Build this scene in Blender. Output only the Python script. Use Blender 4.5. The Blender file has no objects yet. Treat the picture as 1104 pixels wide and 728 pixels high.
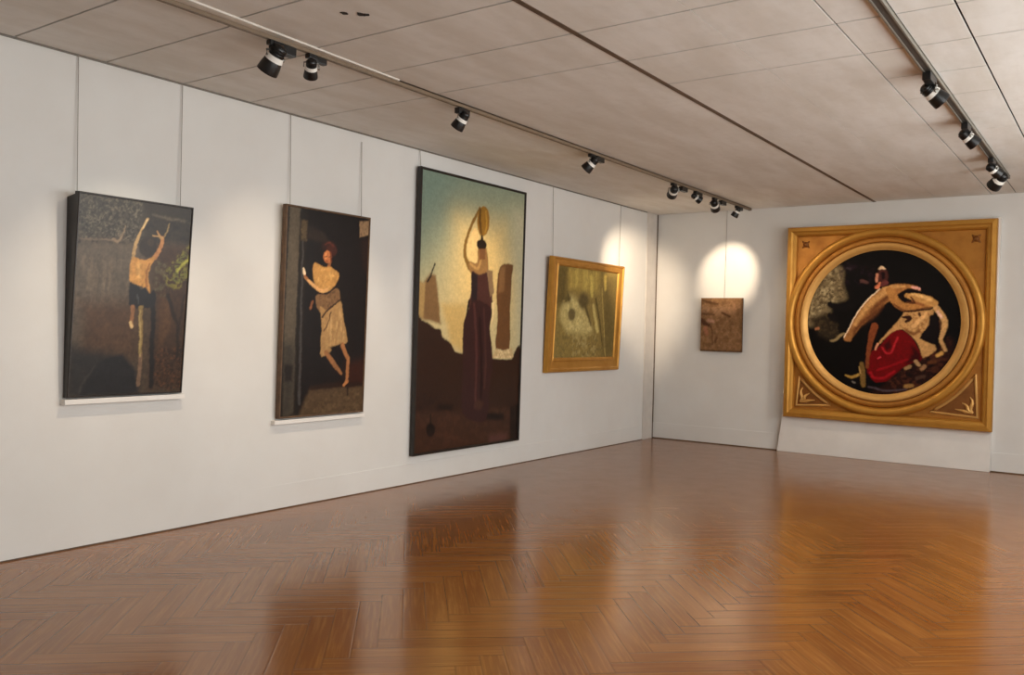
import bpy, bmesh, math, random
import numpy as np
from mathutils import Vector, Matrix
SC = bpy.context.scene; COL = SC.collection
random.seed(4)
PI = math.pi
H, XL, YB = 3.427, -5.975, 12.226      # ceiling height, left wall, back wall
XR, YF = 1.65, -3.0                     # right wall, wall behind the viewer
ART = {
 'fruit': [
  ('F',(74,60,46)),
  ('P',0.0933,(92,82,70),[(-0.063,1.094),(0.485,1.098),(0.435,0.539),(-0.031,0.304)]),
  ('P',0.0533,(66,60,50),[(-0.076,1.44),(0.928,1.469),(0.942,1.139),(-0.063,1.1)]),
  ('B',0.0133,(112,104,88),[(-0.011,1.417),(0.472,1.419),(0.427,1.093),(0.002,1.093)],0.015),
  ('B',0.01,(34,30,24),[(-0.044,1.444),(0.888,1.464),(0.902,1.121),(-0.029,1.052)],0.02),
  ('P',0.0333,(48,40,30),[(0.472,1.413),(0.89,1.415),(0.902,1.135),(0.485,1.098)]),
  ('S',0.0133,(92,82,66),[(0.549,1.314,0.0067),(0.7,1.296,0.0087),(0.879,1.288,0.0067)]),
  ('B',0.0133,(30,24,20),[(0.479,1.245),(0.886,1.316),(0.894,1.135),(0.558,1.105)],0.047),
  ('S',0.008,(112,96,80),[(0.016,1.088,0.004),(0.135,1.093,0.004),(0.272,1.099,0.0053)]),
  ('S',0.0067,(140,120,96),[(0.258,1.104,0.008),(0.293,1.088,0.0093),(0.325,1.15,0.0053),(0.337,1.204,0.004)]),
  ('V',0.02,(112,98,82),[(0.007,0.973),(0.389,0.97),(0.414,0.705),(0.023,0.559)],0.04),
  ('P',0.0533,(64,44,28),[(0.596,1.088),(0.903,1.114),(0.909,0.027),(0.602,0.035)]),
  ('P',0.0333,(84,58,34),[(0.633,0.729),(0.724,0.734),(0.763,0.514),(0.666,0.307)]),
  ('P',0.0933,(82,60,42),[(0.052,0.656),(0.473,0.675),(0.489,0.279),(0.236,0.279),(0.076,0.228)]),
  ('P',0.0667,(40,38,36),[(-0.033,0.355),(0.29,0.292),(0.51,0.138),(0.501,-0.016),(-0.019,-0.012)]),
  ('P',0.02,(27,26,28),[(0.072,0.004),(0.158,0.176),(0.25,0.266),(0.374,0.293),(0.471,0.186),(0.515,0.004)]),
  ('S',0.008,(58,54,50),[(0.071,0.023,0.0053),(0.12,0.125,0.0053),(0.184,0.214,0.004)]),
  ('B',0.0133,(92,58,32),[(0.627,0.32),(0.879,0.35),(0.886,0.0),(0.64,0.007)],0.02),
  ('B',0.01,(34,20,14),[(0.627,0.32),(0.879,0.35),(0.886,0.0),(0.64,0.007)],0.02),
  ('B',0.0133,(126,120,48),[(0.657,0.881),(0.743,1.011),(0.878,1.133),(0.898,0.84),(0.768,0.777),(0.69,0.801)],0.027),
  ('B',0.0133,(112,116,50),[(0.686,0.91),(0.833,1.073),(0.892,0.98),(0.875,0.825),(0.75,0.832)],0.017),
  ('S',0.01,(160,158,66),[(0.778,0.916,0.01),(0.822,0.975,0.01),(0.86,1.006,0.0067)]),
  ('B',0.0133,(92,84,60),[(0.593,0.985),(0.684,0.965),(0.71,0.705),(0.588,0.727)],0.027),
  ('S',0.01,(36,24,14),[(0.708,0.733,0.016),(0.759,0.611,0.0147),(0.808,0.488,0.0133),(0.817,0.28,0.0107)]),
  ('S',0.01,(40,26,16),[(0.847,0.74,0.0067),(0.818,0.516,0.0087)]),
  ('S',0.008,(24,17,16),[(0.575,0.699,0.0227),(0.599,0.544,0.0187),(0.619,0.048,0.0187)]),
  ('P',0.01,(44,33,24),[(0.595,1.081),(0.589,1.049),(0.57,1.023),(0.541,1.007),(0.509,1.004),(0.48,1.016),(0.46,1.039),(0.451,1.068),(0.457,1.099),(0.476,1.126),(0.504,1.142),(0.536,1.145),(0.565,1.134),(0.586,1.111)]),
  ('P',0.0067,(64,48,32),[(0.573,1.113),(0.57,1.101),(0.562,1.091),(0.551,1.084),(0.538,1.083),(0.526,1.087),(0.517,1.096),(0.514,1.107),(0.516,1.119),(0.524,1.129),(0.535,1.136),(0.549,1.137),(0.561,1.133),(0.569,1.124)]),
  ('S',0.0047,(172,144,100),[(0.509,1.272,0.01),(0.48,1.212,0.0107),(0.452,1.169,0.0107),(0.427,1.088,0.0113),(0.412,0.988,0.0113)]),
  ('S',0.0047,(214,190,140),[(0.509,1.265,0.0053),(0.478,1.205,0.0047)]),
  ('S',0.0047,(168,120,74),[(0.633,1.152,0.0113),(0.637,1.112,0.014),(0.619,1.062,0.014),(0.577,1.001,0.016)]),
  ('S',0.004,(180,140,90),[(0.588,1.196,0.0047),(0.608,1.164,0.0067),(0.635,1.146,0.008)]),
  ('S',0.004,(160,130,84),[(0.559,1.162,0.0047),(0.6,1.159,0.0073),(0.631,1.145,0.0067)]),
  ('S',0.004,(130,110,72),[(0.686,1.264,0.0047),(0.673,1.211,0.006),(0.649,1.161,0.0067)]),
  ('P',0.0067,(188,140,76),[(0.413,0.992),(0.461,0.985),(0.504,0.982),(0.577,1.008),(0.561,0.942),(0.539,0.853),(0.562,0.746),(0.505,0.784),(0.454,0.794),(0.407,0.785),(0.396,0.911)]),
  ('S',0.01,(208,162,94),[(0.462,0.949,0.0133),(0.473,0.856,0.0133)]),
  ('S',0.008,(140,94,50),[(0.546,0.955,0.0067),(0.524,0.859,0.0067),(0.534,0.792,0.0067)]),
  ('P',0.0067,(27,25,27),[(0.4,0.801),(0.454,0.797),(0.499,0.763),(0.527,0.785),(0.558,0.739),(0.594,0.768),(0.606,0.653),(0.523,0.623),(0.446,0.627),(0.406,0.658)]),
  ('S',0.0053,(62,62,64),[(0.464,0.721,0.0067),(0.477,0.661,0.0067)]),
  ('S',0.0053,(138,98,66),[(0.432,0.633,0.0173),(0.432,0.559,0.016),(0.43,0.506,0.016)]),
  ('S',0.0053,(206,176,126),[(0.426,0.519,0.012),(0.433,0.493,0.012)]),
  ('S',0.0053,(134,112,68),[(0.498,0.629,0.0173),(0.507,0.441,0.0153),(0.52,0.246,0.0127)]),
  ('S',0.0053,(120,96,76),[(0.518,0.279,0.0147),(0.516,0.158,0.0133),(0.509,0.071,0.0173)]),
  ('S',0.0067,(162,140,92),[(0.493,0.608,0.0067),(0.502,0.441,0.0067),(0.516,0.273,0.0053)]),
 ],
 'doorway': [
  ('F',(25,18,18)),
  ('P',0.0167,(92,82,68),[(0.025,1.827),(0.147,1.826),(0.144,0.976),(0.148,0.031),(0.025,-0.002),(0.011,0.972)]),
  ('P',0.0836,(62,56,48),[(-0.001,0.652),(0.153,0.636),(0.149,-0.002),(0.005,-0.008)]),
  ('P',0.01,(40,34,28),[(-0.04,1.835),(0.024,1.835),(0.011,0.972),(0.031,-0.01),(-0.015,-0.007)]),
  ('P',0.0125,(34,27,22),[(0.147,1.826),(0.225,1.819),(0.227,0.979),(0.221,0.034),(0.153,0.03),(0.144,0.976)]),
  ('S',0.0067,(70,66,64),[(0.185,1.526,0.0075),(0.189,1.22,0.0092),(0.198,0.733,0.0109),(0.211,0.109,0.0151)]),
  ('P',0.01,(88,74,54),[(0.156,1.707),(0.228,1.707),(0.229,1.53),(0.158,1.532)]),
  ('B',0.0084,(48,38,28),[(0.156,1.707),(0.228,1.707),(0.229,1.53),(0.158,1.532)],0.025),
  ('P',0.0251,(44,34,28),[(0.23,1.667),(0.412,1.628),(0.491,1.552),(0.339,1.539),(0.232,1.562)]),
  ('P',0.0084,(150,122,92),[(0.854,1.776),(1.003,1.8),(1.003,1.676),(0.859,1.624)]),
  ('B',0.0084,(104,82,60),[(0.854,1.776),(1.003,1.8),(1.003,1.676),(0.859,1.624)],0.025),
  ('P',0.0335,(44,26,20),[(0.88,1.603),(1.011,1.658),(1.001,1.265),(0.925,1.347)]),
  ('P',0.0585,(58,26,16),[(0.754,0.46),(1.017,0.49),(1.003,0.206),(0.739,0.2)]),
  ('P',0.0251,(84,66,47),[(0.212,-0.007),(0.251,0.107),(0.333,0.244),(1.026,0.24),(1.011,-0.027),(0.005,-0.017)]),
  ('B',0.0167,(106,86,62),[(0.212,-0.007),(0.292,0.171),(1.027,0.222),(1.011,-0.027),(0.005,-0.017)],0.042),
  ('S',0.0167,(44,26,18),[(0.344,0.235,0.0167),(0.622,0.257,0.0251),(1.001,0.25,0.0167)]),
  ('P',0.0167,(36,28,24),[(0.034,0.451),(0.117,0.441),(0.12,0.311),(0.038,0.306)]),
  ('P',0.0167,(50,26,21),[(0.57,1.517),(0.563,1.495),(0.54,1.476),(0.507,1.464),(0.47,1.461),(0.437,1.468),(0.414,1.483),(0.405,1.504),(0.412,1.526),(0.435,1.545),(0.467,1.557),(0.504,1.56),(0.538,1.554),(0.561,1.538)]),
  ('P',0.0117,(66,32,24),[(0.583,1.477),(0.577,1.453),(0.561,1.432),(0.537,1.42),(0.509,1.418),(0.485,1.427),(0.467,1.444),(0.461,1.467),(0.466,1.491),(0.482,1.511),(0.506,1.523),(0.533,1.525),(0.558,1.517),(0.576,1.5)]),
  ('S',0.0084,(90,44,32),[(0.437,1.515,0.0067),(0.491,1.544,0.0084),(0.548,1.516,0.0067)]),
  ('S',0.0075,(140,92,58),[(0.497,1.37,0.0167),(0.493,1.32,0.0184)]),
  ('P',0.0075,(176,112,68),[(0.521,1.418),(0.522,1.394),(0.514,1.372),(0.498,1.358),(0.477,1.355),(0.457,1.362),(0.44,1.379),(0.43,1.402),(0.429,1.427),(0.438,1.448),(0.454,1.462),(0.474,1.466),(0.495,1.458),(0.512,1.442)]),
  ('S',0.0059,(204,142,90),[(0.457,1.442,0.01),(0.456,1.401,0.0092)]),
  ('S',0.005,(110,60,38),[(0.512,1.446,0.01),(0.519,1.372,0.0092)]),
  ('S',0.0033,(70,36,26),[(0.442,1.419,0.0033),(0.469,1.418,0.0042)]),
  ('S',0.0033,(70,36,26),[(0.489,1.418,0.0042),(0.506,1.416,0.0033)]),
  ('S',0.0033,(120,52,38),[(0.457,1.373,0.0042),(0.481,1.373,0.0042)]),
  ('P',0.0084,(182,138,80),[(0.323,1.342),(0.377,1.338),(0.441,1.313),(0.52,1.326),(0.621,1.274),(0.603,1.201),(0.548,1.139),(0.505,1.104),(0.409,1.088),(0.328,1.175),(0.311,1.262)]),
  ('B',0.01,(204,162,100),[(0.335,1.327),(0.601,1.268),(0.504,1.121),(0.349,1.18)],0.033),
  ('P',0.0084,(128,98,68),[(0.352,1.052),(0.418,1.076),(0.549,1.131),(0.627,1.13),(0.642,1.033),(0.542,0.98),(0.453,0.91),(0.373,0.956)]),
  ('B',0.0084,(100,74,50),[(0.352,1.052),(0.627,1.13),(0.642,1.033),(0.453,0.91)],0.025),
  ('S',0.0059,(206,160,106),[(0.226,1.218,0.0125),(0.301,1.159,0.0151),(0.408,1.103,0.0184),(0.482,1.12,0.0167)]),
  ('S',0.005,(40,26,22),[(0.374,1.078,0.0067),(0.483,1.086,0.0075),(0.571,1.14,0.0059)]),
  ('S',0.005,(232,206,170),[(0.204,1.29,0.0084),(0.214,1.25,0.0142)]),
  ('S',0.0059,(150,98,62),[(0.221,1.23,0.0134),(0.242,1.207,0.0117)]),
  ('S',0.0067,(132,86,56),[(0.318,1.006,0.0084),(0.296,0.948,0.0142)]),
  ('P',0.0084,(166,132,88),[(0.412,0.969),(0.51,0.937),(0.648,1.025),(0.694,0.873),(0.758,0.656),(0.69,0.642),(0.643,0.626),(0.577,0.583),(0.505,0.534),(0.433,0.543),(0.436,0.835)]),
  ('V',0.0125,(190,156,108),[(0.51,0.937),(0.643,1.008),(0.723,0.685),(0.499,0.567)],0.025),
  ('S',0.005,(66,44,30),[(0.642,1.033,0.0067),(0.521,0.954,0.0075),(0.444,0.873,0.0075)]),
  ('S',0.005,(92,66,44),[(0.544,0.921,0.0059),(0.503,0.802,0.0059),(0.46,0.752,0.0067)]),
  ('P',0.0084,(22,12,14),[(0.543,0.6),(0.633,0.625),(0.681,0.556),(0.718,0.478),(0.648,0.496)]),
  ('S',0.0067,(148,104,68),[(0.504,0.55,0.0234),(0.592,0.463,0.0217),(0.697,0.358,0.0151)]),
  ('S',0.0067,(162,112,72),[(0.697,0.624,0.0251),(0.751,0.529,0.0226),(0.777,0.459,0.0184),(0.764,0.286,0.0159)]),
  ('S',0.0067,(176,120,74),[(0.737,0.252,0.0167),(0.777,0.285,0.0134)]),
  ('S',0.005,(40,26,18),[(0.785,0.233,0.0067),(0.785,0.154,0.0059)]),
 ],
 'jar': [
  ('F',(164,163,132)),
  ('P',0.4589,(122,140,126),[(-0.451,3.149),(2.336,3.554),(2.37,2.931),(0.729,2.716),(0.001,2.101),(-0.399,1.885)]),
  ('P',0.408,(196,180,134),[(-0.118,1.624),(0.45,1.942),(1.253,2.312),(2.211,2.06),(2.279,0.81),(-0.086,0.874)]),
  ('P',0.3468,(222,192,128),[(0.613,2.451),(1.424,2.434),(1.559,1.585),(0.623,1.555)]),
  ('P',0.204,(186,180,150),[(1.633,2.672),(2.076,2.702),(2.065,1.041),(1.792,1.043)]),
  ('P',0.0612,(196,166,106),[(0.377,1.546),(0.783,1.56),(0.809,1.012),(0.55,1.115)]),
  ('P',0.0255,(128,98,64),[(0.087,1.766),(0.17,1.856),(0.266,1.843),(0.312,1.661),(0.371,1.331),(0.047,1.384)]),
  ('P',0.0204,(170,140,90),[(0.001,1.77),(0.102,1.747),(0.089,1.394),(0.003,1.402)]),
  ('S',0.0082,(36,26,20),[(0.248,1.958,0.0092),(0.199,1.868,0.0102),(0.139,1.768,0.0133)]),
  ('P',0.0122,(106,73,44),[(1.386,2.01),(1.627,2.054),(1.633,1.935),(1.611,1.533),(1.619,1.056),(1.355,1.058),(1.375,1.388),(1.339,1.705)]),
  ('P',0.0204,(134,98,62),[(1.392,2.005),(1.5,2.023),(1.478,1.733),(1.371,1.707)]),
  ('P',0.0102,(192,166,122),[(1.284,0.964),(1.367,1.069),(1.494,1.057),(1.678,1.072),(1.721,0.956)]),
  ('B',0.0102,(226,206,160),[(1.284,0.964),(1.367,1.069),(1.494,1.057),(1.678,1.072),(1.721,0.956)],0.031),
  ('P',0.0122,(50,30,22),[(-0.108,1.381),(0.061,1.374),(0.176,1.333),(0.284,1.282),(0.374,1.273),(0.408,1.196),(0.549,1.131),(0.604,1.055),(0.744,1.019),(1.284,0.962),(1.665,0.949),(1.736,1.033),(1.87,1.031),(1.966,-0.074),(-0.048,-0.023)]),
  ('P',0.051,(62,39,28),[(-0.067,0.422),(0.837,0.401),(1.904,0.376),(1.966,-0.074),(-0.048,-0.033)]),
  ('B',0.0306,(74,46,34),[(-0.068,0.441),(1.904,0.376),(1.966,-0.074),(-0.048,-0.033)],0.071),
  ('P',0.0306,(24,15,13),[(0.364,0.49),(0.611,0.465),(0.597,0.416),(0.351,0.432)]),
  ('P',0.0306,(22,14,12),[(1.038,0.357),(1.549,0.322),(1.553,0.246),(1.076,0.271)]),
  ('P',0.0306,(30,18,14),[(1.675,0.39),(1.902,0.421),(1.926,-0.048),(1.695,-0.005)]),
  ('B',0.0306,(40,24,20),[(-0.02,0.636),(0.358,0.618),(0.367,0.422),(-0.012,0.446)],0.061),
  ('P',0.0122,(21,13,12),[(0.325,0.224),(0.319,0.195),(0.301,0.173),(0.274,0.162),(0.244,0.165),(0.216,0.18),(0.197,0.206),(0.189,0.236),(0.194,0.264),(0.212,0.287),(0.238,0.298),(0.269,0.295),(0.297,0.28),(0.317,0.255)]),
  ('S',0.0082,(21,13,12),[(0.249,0.39,0.0092),(0.254,0.293,0.0133)]),
  ('P',0.0408,(86,56,50),[(1.274,0.098),(1.635,0.088),(1.639,0.0),(1.279,-0.009)]),
  ('S',0.0082,(130,98,46),[(0.979,2.635,0.0163),(0.855,2.448,0.0194),(0.758,2.266,0.0224),(0.738,2.103,0.0255),(0.812,1.987,0.0347),(0.93,1.913,0.0449)]),
  ('P',0.0102,(226,194,132),[(0.89,2.4),(0.97,2.347),(0.966,2.203),(0.961,1.977),(0.86,2.01),(0.789,2.127),(0.806,2.27)]),
  ('P',0.0102,(150,114,70),[(0.81,2.027),(0.958,2.028),(0.967,2.182),(1.126,2.196),(1.161,1.875),(0.965,1.874),(0.847,1.918)]),
  ('S',0.0102,(186,146,90),[(0.843,2.009,0.0122),(0.978,1.967,0.0163),(1.038,2.106,0.0143)]),
  ('P',0.0082,(150,110,42),[(1.165,2.504),(1.152,2.43),(1.119,2.368),(1.073,2.332),(1.022,2.328),(0.976,2.357),(0.945,2.413),(0.935,2.484),(0.946,2.558),(0.978,2.619),(1.024,2.656),(1.076,2.661),(1.122,2.633),(1.154,2.577)]),
  ('S',0.0153,(94,64,24),[(0.988,2.616,0.0163),(0.988,2.462,0.0224),(1.018,2.362,0.0163)]),
  ('S',0.0122,(182,138,58),[(1.091,2.608,0.0102),(1.111,2.475,0.0133),(1.093,2.38,0.0102)]),
  ('P',0.0082,(38,25,18),[(1.124,2.242),(1.116,2.215),(1.092,2.191),(1.055,2.176),(1.015,2.172),(0.978,2.181),(0.952,2.201),(0.942,2.226),(0.95,2.254),(0.973,2.277),(1.009,2.293),(1.05,2.296),(1.087,2.288),(1.113,2.269)]),
  ('S',0.0071,(38,25,18),[(1.036,2.322,0.0204),(1.039,2.271,0.0306)]),
  ('P',0.0082,(124,84,52),[(0.984,2.184),(1.102,2.194),(1.108,2.07),(1.0,2.062)]),
  ('P',0.0102,(76,46,42),[(0.872,1.93),(0.998,1.897),(1.185,1.918),(1.26,1.639),(1.257,1.512),(0.846,1.501),(0.867,1.705)]),
  ('P',0.0102,(38,29,34),[(0.872,1.93),(0.973,1.895),(0.978,1.618),(0.88,1.583),(0.874,1.706)]),
  ('P',0.0102,(140,114,84),[(1.138,1.961),(1.246,1.957),(1.291,1.703),(1.215,1.658)]),
  ('P',0.0082,(228,204,150),[(1.249,1.596),(1.313,1.62),(1.288,1.418),(1.257,1.302)]),
  ('P',0.0102,(54,30,31),[(0.845,1.521),(0.944,1.616),(1.256,1.533),(1.232,1.312),(1.302,0.964),(1.251,0.574),(1.213,0.271),(0.975,0.278),(0.773,0.385),(0.76,0.851),(0.742,1.286),(0.778,1.42)]),
  ('S',0.0153,(82,48,46),[(0.93,1.565,0.0163),(0.997,1.051,0.0184),(1.001,0.432,0.0143)]),
  ('S',0.0153,(74,45,42),[(1.11,1.519,0.0143),(1.169,0.997,0.0163),(1.161,0.631,0.0143)]),
  ('S',0.0153,(34,16,20),[(1.038,1.413,0.0143),(1.1,0.842,0.0204),(1.103,0.425,0.0163)]),
  ('S',0.0082,(26,16,18),[(0.838,1.602,0.0163),(0.804,1.459,0.0153)]),
  ('P',0.0306,(70,44,36),[(1.153,0.443),(1.146,0.421),(1.123,0.404),(1.089,0.396),(1.051,0.399),(1.017,0.411),(0.993,0.43),(0.983,0.453),(0.991,0.475),(1.013,0.492),(1.046,0.5),(1.084,0.498),(1.119,0.486),(1.144,0.466)]),
 ],
 'golden': [
  ('F',(128,108,58)),
  ('P',0.0858,(96,80,42),[(-0.122,1.163),(0.255,1.18),(0.223,0.665),(-0.109,0.651)]),
  ('P',0.0736,(104,88,48),[(1.217,1.097),(1.575,1.154),(1.545,0.0),(1.266,0.008)]),
  ('P',0.0736,(156,132,66),[(0.257,1.157),(1.075,1.162),(1.056,0.88),(0.285,0.902)]),
  ('V',0.0245,(178,154,80),[(0.257,1.157),(1.075,1.162),(1.056,0.88),(0.285,0.902)],0.049),
  ('S',0.0245,(190,168,88),[(0.842,1.066,0.0368),(0.881,0.844,0.0368)]),
  ('S',0.0245,(188,162,82),[(1.217,1.097,0.0368),(1.235,0.943,0.0294)]),
  ('P',0.0613,(168,150,94),[(0.108,0.546),(0.213,0.758),(0.408,0.804),(0.654,0.684),(0.902,0.444),(0.939,0.344),(0.722,0.294),(0.302,0.341)]),
  ('B',0.0245,(198,182,122),[(0.108,0.546),(0.364,0.79),(0.654,0.684),(0.936,0.37),(0.327,0.317)],0.049),
  ('P',0.0307,(92,78,42),[(0.356,0.765),(0.346,0.744),(0.314,0.726),(0.266,0.715),(0.213,0.712),(0.165,0.719),(0.131,0.733),(0.117,0.753),(0.127,0.773),(0.157,0.791),(0.204,0.802),(0.256,0.806),(0.306,0.799),(0.341,0.785)]),
  ('S',0.0123,(84,70,38),[(0.246,0.853,0.0098),(0.3,0.762,0.0245)]),
  ('P',0.0123,(140,120,70),[(0.216,0.735),(0.213,0.727),(0.205,0.721),(0.193,0.717),(0.178,0.716),(0.165,0.719),(0.156,0.724),(0.152,0.731),(0.154,0.739),(0.162,0.745),(0.175,0.749),(0.189,0.75),(0.202,0.748),(0.212,0.742)]),
  ('P',0.027,(98,84,50),[(0.486,0.569),(0.481,0.533),(0.459,0.503),(0.424,0.486),(0.384,0.485),(0.347,0.5),(0.319,0.528),(0.307,0.563),(0.311,0.599),(0.333,0.629),(0.367,0.646),(0.407,0.648),(0.445,0.633),(0.473,0.605)]),
  ('P',0.0429,(90,76,44),[(0.803,0.765),(0.794,0.721),(0.761,0.686),(0.71,0.664),(0.651,0.662),(0.597,0.679),(0.557,0.71),(0.54,0.751),(0.548,0.794),(0.58,0.829),(0.63,0.851),(0.688,0.854),(0.743,0.839),(0.784,0.807)]),
  ('S',0.0184,(88,74,42),[(0.726,0.687,0.0245),(0.902,0.444,0.0147)]),
  ('S',0.0184,(178,160,96),[(0.936,0.696,0.0319),(1.085,0.371,0.0368)]),
  ('S',0.0123,(84,70,38),[(0.988,0.8,0.0172),(1.126,0.512,0.0172),(1.247,0.164,0.0123)]),
  ('S',0.0098,(170,146,80),[(1.142,0.937,0.0098),(1.348,0.006,0.0098)]),
  ('B',0.0245,(104,90,54),[(-0.036,0.339),(1.31,0.32),(1.351,-0.021),(-0.02,0.001)],0.049),
  ('B',0.0245,(160,142,90),[(0.439,0.318),(1.044,0.32),(1.083,-0.012),(0.473,0.007)],0.049),
 ],
 'study': [
  ('F',(124,91,60)),
  ('P',0.0403,(148,110,78),[(0.409,0.744),(0.538,0.732),(0.54,0.556),(0.412,0.555)]),
  ('P',0.0538,(140,106,78),[(0.012,0.658),(0.353,0.662),(0.383,0.554),(0.014,0.523)]),
  ('B',0.0403,(142,107,76),[(0.01,0.767),(0.623,0.773),(0.63,0.007),(0.007,0.0)],0.054),
  ('B',0.0403,(108,78,50),[(0.01,0.767),(0.623,0.773),(0.63,0.007),(0.007,0.0)],0.067),
  ('S',0.0202,(84,57,34),[(0.025,0.753,0.0161),(0.125,0.72,0.0215),(0.253,0.693,0.0161)]),
  ('S',0.0161,(78,50,30),[(0.326,0.567,0.0161),(0.44,0.515,0.0175)]),
  ('S',0.0161,(96,68,44),[(0.028,0.551,0.0215),(0.198,0.539,0.0161)]),
  ('S',0.0202,(76,48,32),[(0.015,0.456,0.0269),(0.072,0.403,0.0323),(0.129,0.377,0.0188)]),
  ('S',0.0202,(168,126,102),[(0.114,0.45,0.0215),(0.185,0.438,0.0242)]),
  ('S',0.0269,(152,100,74),[(0.073,0.336,0.0296),(0.096,0.255,0.0269)]),
  ('S',0.0134,(84,56,34),[(0.136,0.39,0.0094),(0.18,0.297,0.0094),(0.19,0.109,0.0081)]),
  ('S',0.0202,(94,64,40),[(0.245,0.203,0.0215),(0.232,0.15,0.0188)]),
  ('S',0.0161,(80,56,34),[(0.007,0.007,0.0108),(0.63,0.007,0.0108)]),
  ('S',0.0161,(90,64,40),[(0.623,0.773,0.0094),(0.63,0.007,0.0094)]),
 ],
 'lovers': [
  ('F',(14,9,10)),
  ('P',0.0426,(128,114,88),[(0.288,1.257),(0.304,1.485),(0.368,1.75),(0.481,1.963),(0.621,2.086),(0.743,2.034),(0.752,1.798),(0.8,1.638),(0.7,1.592),(0.567,1.546),(0.597,1.454),(0.443,1.284)]),
  ('B',0.0243,(176,162,130),[(0.287,1.282),(0.368,1.75),(0.506,1.962),(0.647,2.035),(0.765,1.76),(0.758,1.636),(0.534,1.536)],0.049),
  ('B',0.0182,(84,70,50),[(0.287,1.282),(0.368,1.75),(0.506,1.962),(0.67,2.06),(0.765,1.76),(0.758,1.636),(0.534,1.536)],0.036),
  ('P',0.0486,(58,48,36),[(0.334,1.346),(0.525,1.436),(0.675,1.287),(0.706,1.113),(0.588,1.061),(0.44,1.133)]),
  ('B',0.0243,(84,72,52),[(0.334,1.346),(0.573,1.461),(0.699,1.287),(0.706,1.113),(0.44,1.133)],0.049),
  ('S',0.0146,(24,18,18),[(0.581,1.561,0.0365),(0.715,1.499,0.0365),(0.856,1.537,0.0365)]),
  ('S',0.0146,(24,18,18),[(0.575,1.411,0.0292),(0.649,1.362,0.0365)]),
  ('S',0.0122,(150,132,98),[(0.6,1.061,0.0097),(0.671,1.081,0.0182),(0.729,1.138,0.0195),(0.775,1.164,0.0122)]),
  ('S',0.0097,(170,120,88),[(0.4,1.221,0.0146),(0.436,1.234,0.0146)]),
  ('B',0.0365,(46,28,40),[(0.654,2.16),(1.13,2.028),(1.138,1.807),(0.726,1.847)],0.061),
  ('S',0.0146,(98,70,66),[(0.984,1.87,0.0267),(1.055,1.845,0.0182)]),
  ('S',0.0146,(66,56,62),[(0.79,2.046,0.0122),(0.826,2.033,0.017)]),
  ('P',0.0365,(52,28,21),[(1.627,0.842),(1.897,0.993),(2.064,1.162),(2.113,1.01),(2.014,0.747),(1.805,0.525),(1.419,0.375),(1.133,0.386),(1.334,0.541)]),
  ('B',0.0243,(92,54,38),[(1.627,0.842),(1.897,0.993),(2.064,1.162),(2.014,0.747),(1.805,0.525),(1.419,0.399),(1.334,0.541)],0.049),
  ('B',0.0182,(28,16,16),[(1.627,0.842),(1.897,0.993),(2.064,1.162),(2.014,0.747),(1.805,0.525),(1.419,0.399)],0.049),
  ('P',0.0146,(84,48,44),[(1.307,1.928),(1.302,1.88),(1.286,1.842),(1.261,1.821),(1.232,1.822),(1.206,1.843),(1.186,1.881),(1.178,1.929),(1.183,1.977),(1.199,2.015),(1.224,2.036),(1.253,2.035),(1.279,2.014),(1.298,1.975)]),
  ('S',0.0097,(206,180,150),[(1.199,2.027,0.0146),(1.227,2.045,0.017),(1.262,2.026,0.0122)]),
  ('S',0.0097,(180,130,108),[(1.173,1.954,0.017),(1.165,1.868,0.0195)]),
  ('S',0.0122,(196,126,96),[(1.178,1.789,0.0292),(1.206,1.831,0.0219)]),
  ('S',0.0097,(40,20,24),[(1.241,1.965,0.0243),(1.249,1.904,0.0219)]),
  ('S',0.0097,(110,62,60),[(1.28,1.843,0.0316),(1.241,1.819,0.0243)]),
  ('P',0.0122,(160,117,73),[(0.77,1.089),(0.843,1.259),(0.966,1.488),(1.09,1.638),(1.214,1.758),(1.337,1.811),(1.504,1.829),(1.657,1.792),(1.705,1.731),(1.638,1.75),(1.549,1.762),(1.461,1.708),(1.384,1.636),(1.285,1.563),(1.207,1.483),(1.169,1.44),(1.074,1.341),(0.984,1.266),(0.895,1.129),(0.862,1.066)]),
  ('P',0.0365,(112,72,44),[(1.161,1.489),(1.273,1.563),(1.187,1.416),(1.052,1.316),(0.961,1.241),(0.894,1.141),(0.913,1.265)]),
  ('S',0.0146,(186,146,98),[(1.254,1.764,0.0182),(1.379,1.787,0.0243),(1.514,1.793,0.0122)]),
  ('S',0.0304,(118,78,48),[(1.337,1.684,0.0243),(1.226,1.587,0.0292),(1.116,1.464,0.0243)]),
  ('S',0.0243,(190,150,100),[(0.912,1.29,0.0195),(1.034,1.488,0.0316),(1.178,1.648,0.0365),(1.313,1.733,0.0365)]),
  ('S',0.0073,(218,198,172),[(0.775,1.114,0.0073),(0.857,1.289,0.0085),(0.967,1.493,0.0085),(1.089,1.644,0.0085),(1.212,1.763,0.0073)]),
  ('P',0.0182,(24,12,12),[(1.45,1.696),(1.56,1.768),(1.694,1.731),(1.653,1.648),(1.59,1.539),(1.499,1.587)]),
  ('P',0.0122,(184,148,102),[(1.526,1.467),(1.603,1.503),(1.857,1.504),(1.84,1.361),(1.81,1.289),(1.722,1.138),(1.829,1.063),(1.89,1.04),(1.89,0.965),(1.758,0.882),(1.71,1.012),(1.639,1.122),(1.558,1.202),(1.47,1.236),(1.305,1.124),(1.247,1.044),(1.228,1.074),(1.354,1.235),(1.491,1.406)]),
  ('B',0.0182,(150,110,72),[(1.526,1.467),(1.857,1.504),(1.81,1.289),(1.716,1.144),(1.604,1.154),(1.465,1.297)],0.03),
  ('S',0.0097,(60,34,24),[(1.506,1.394,0.0122),(1.585,1.383,0.0243),(1.542,1.334,0.0146)]),
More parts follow.
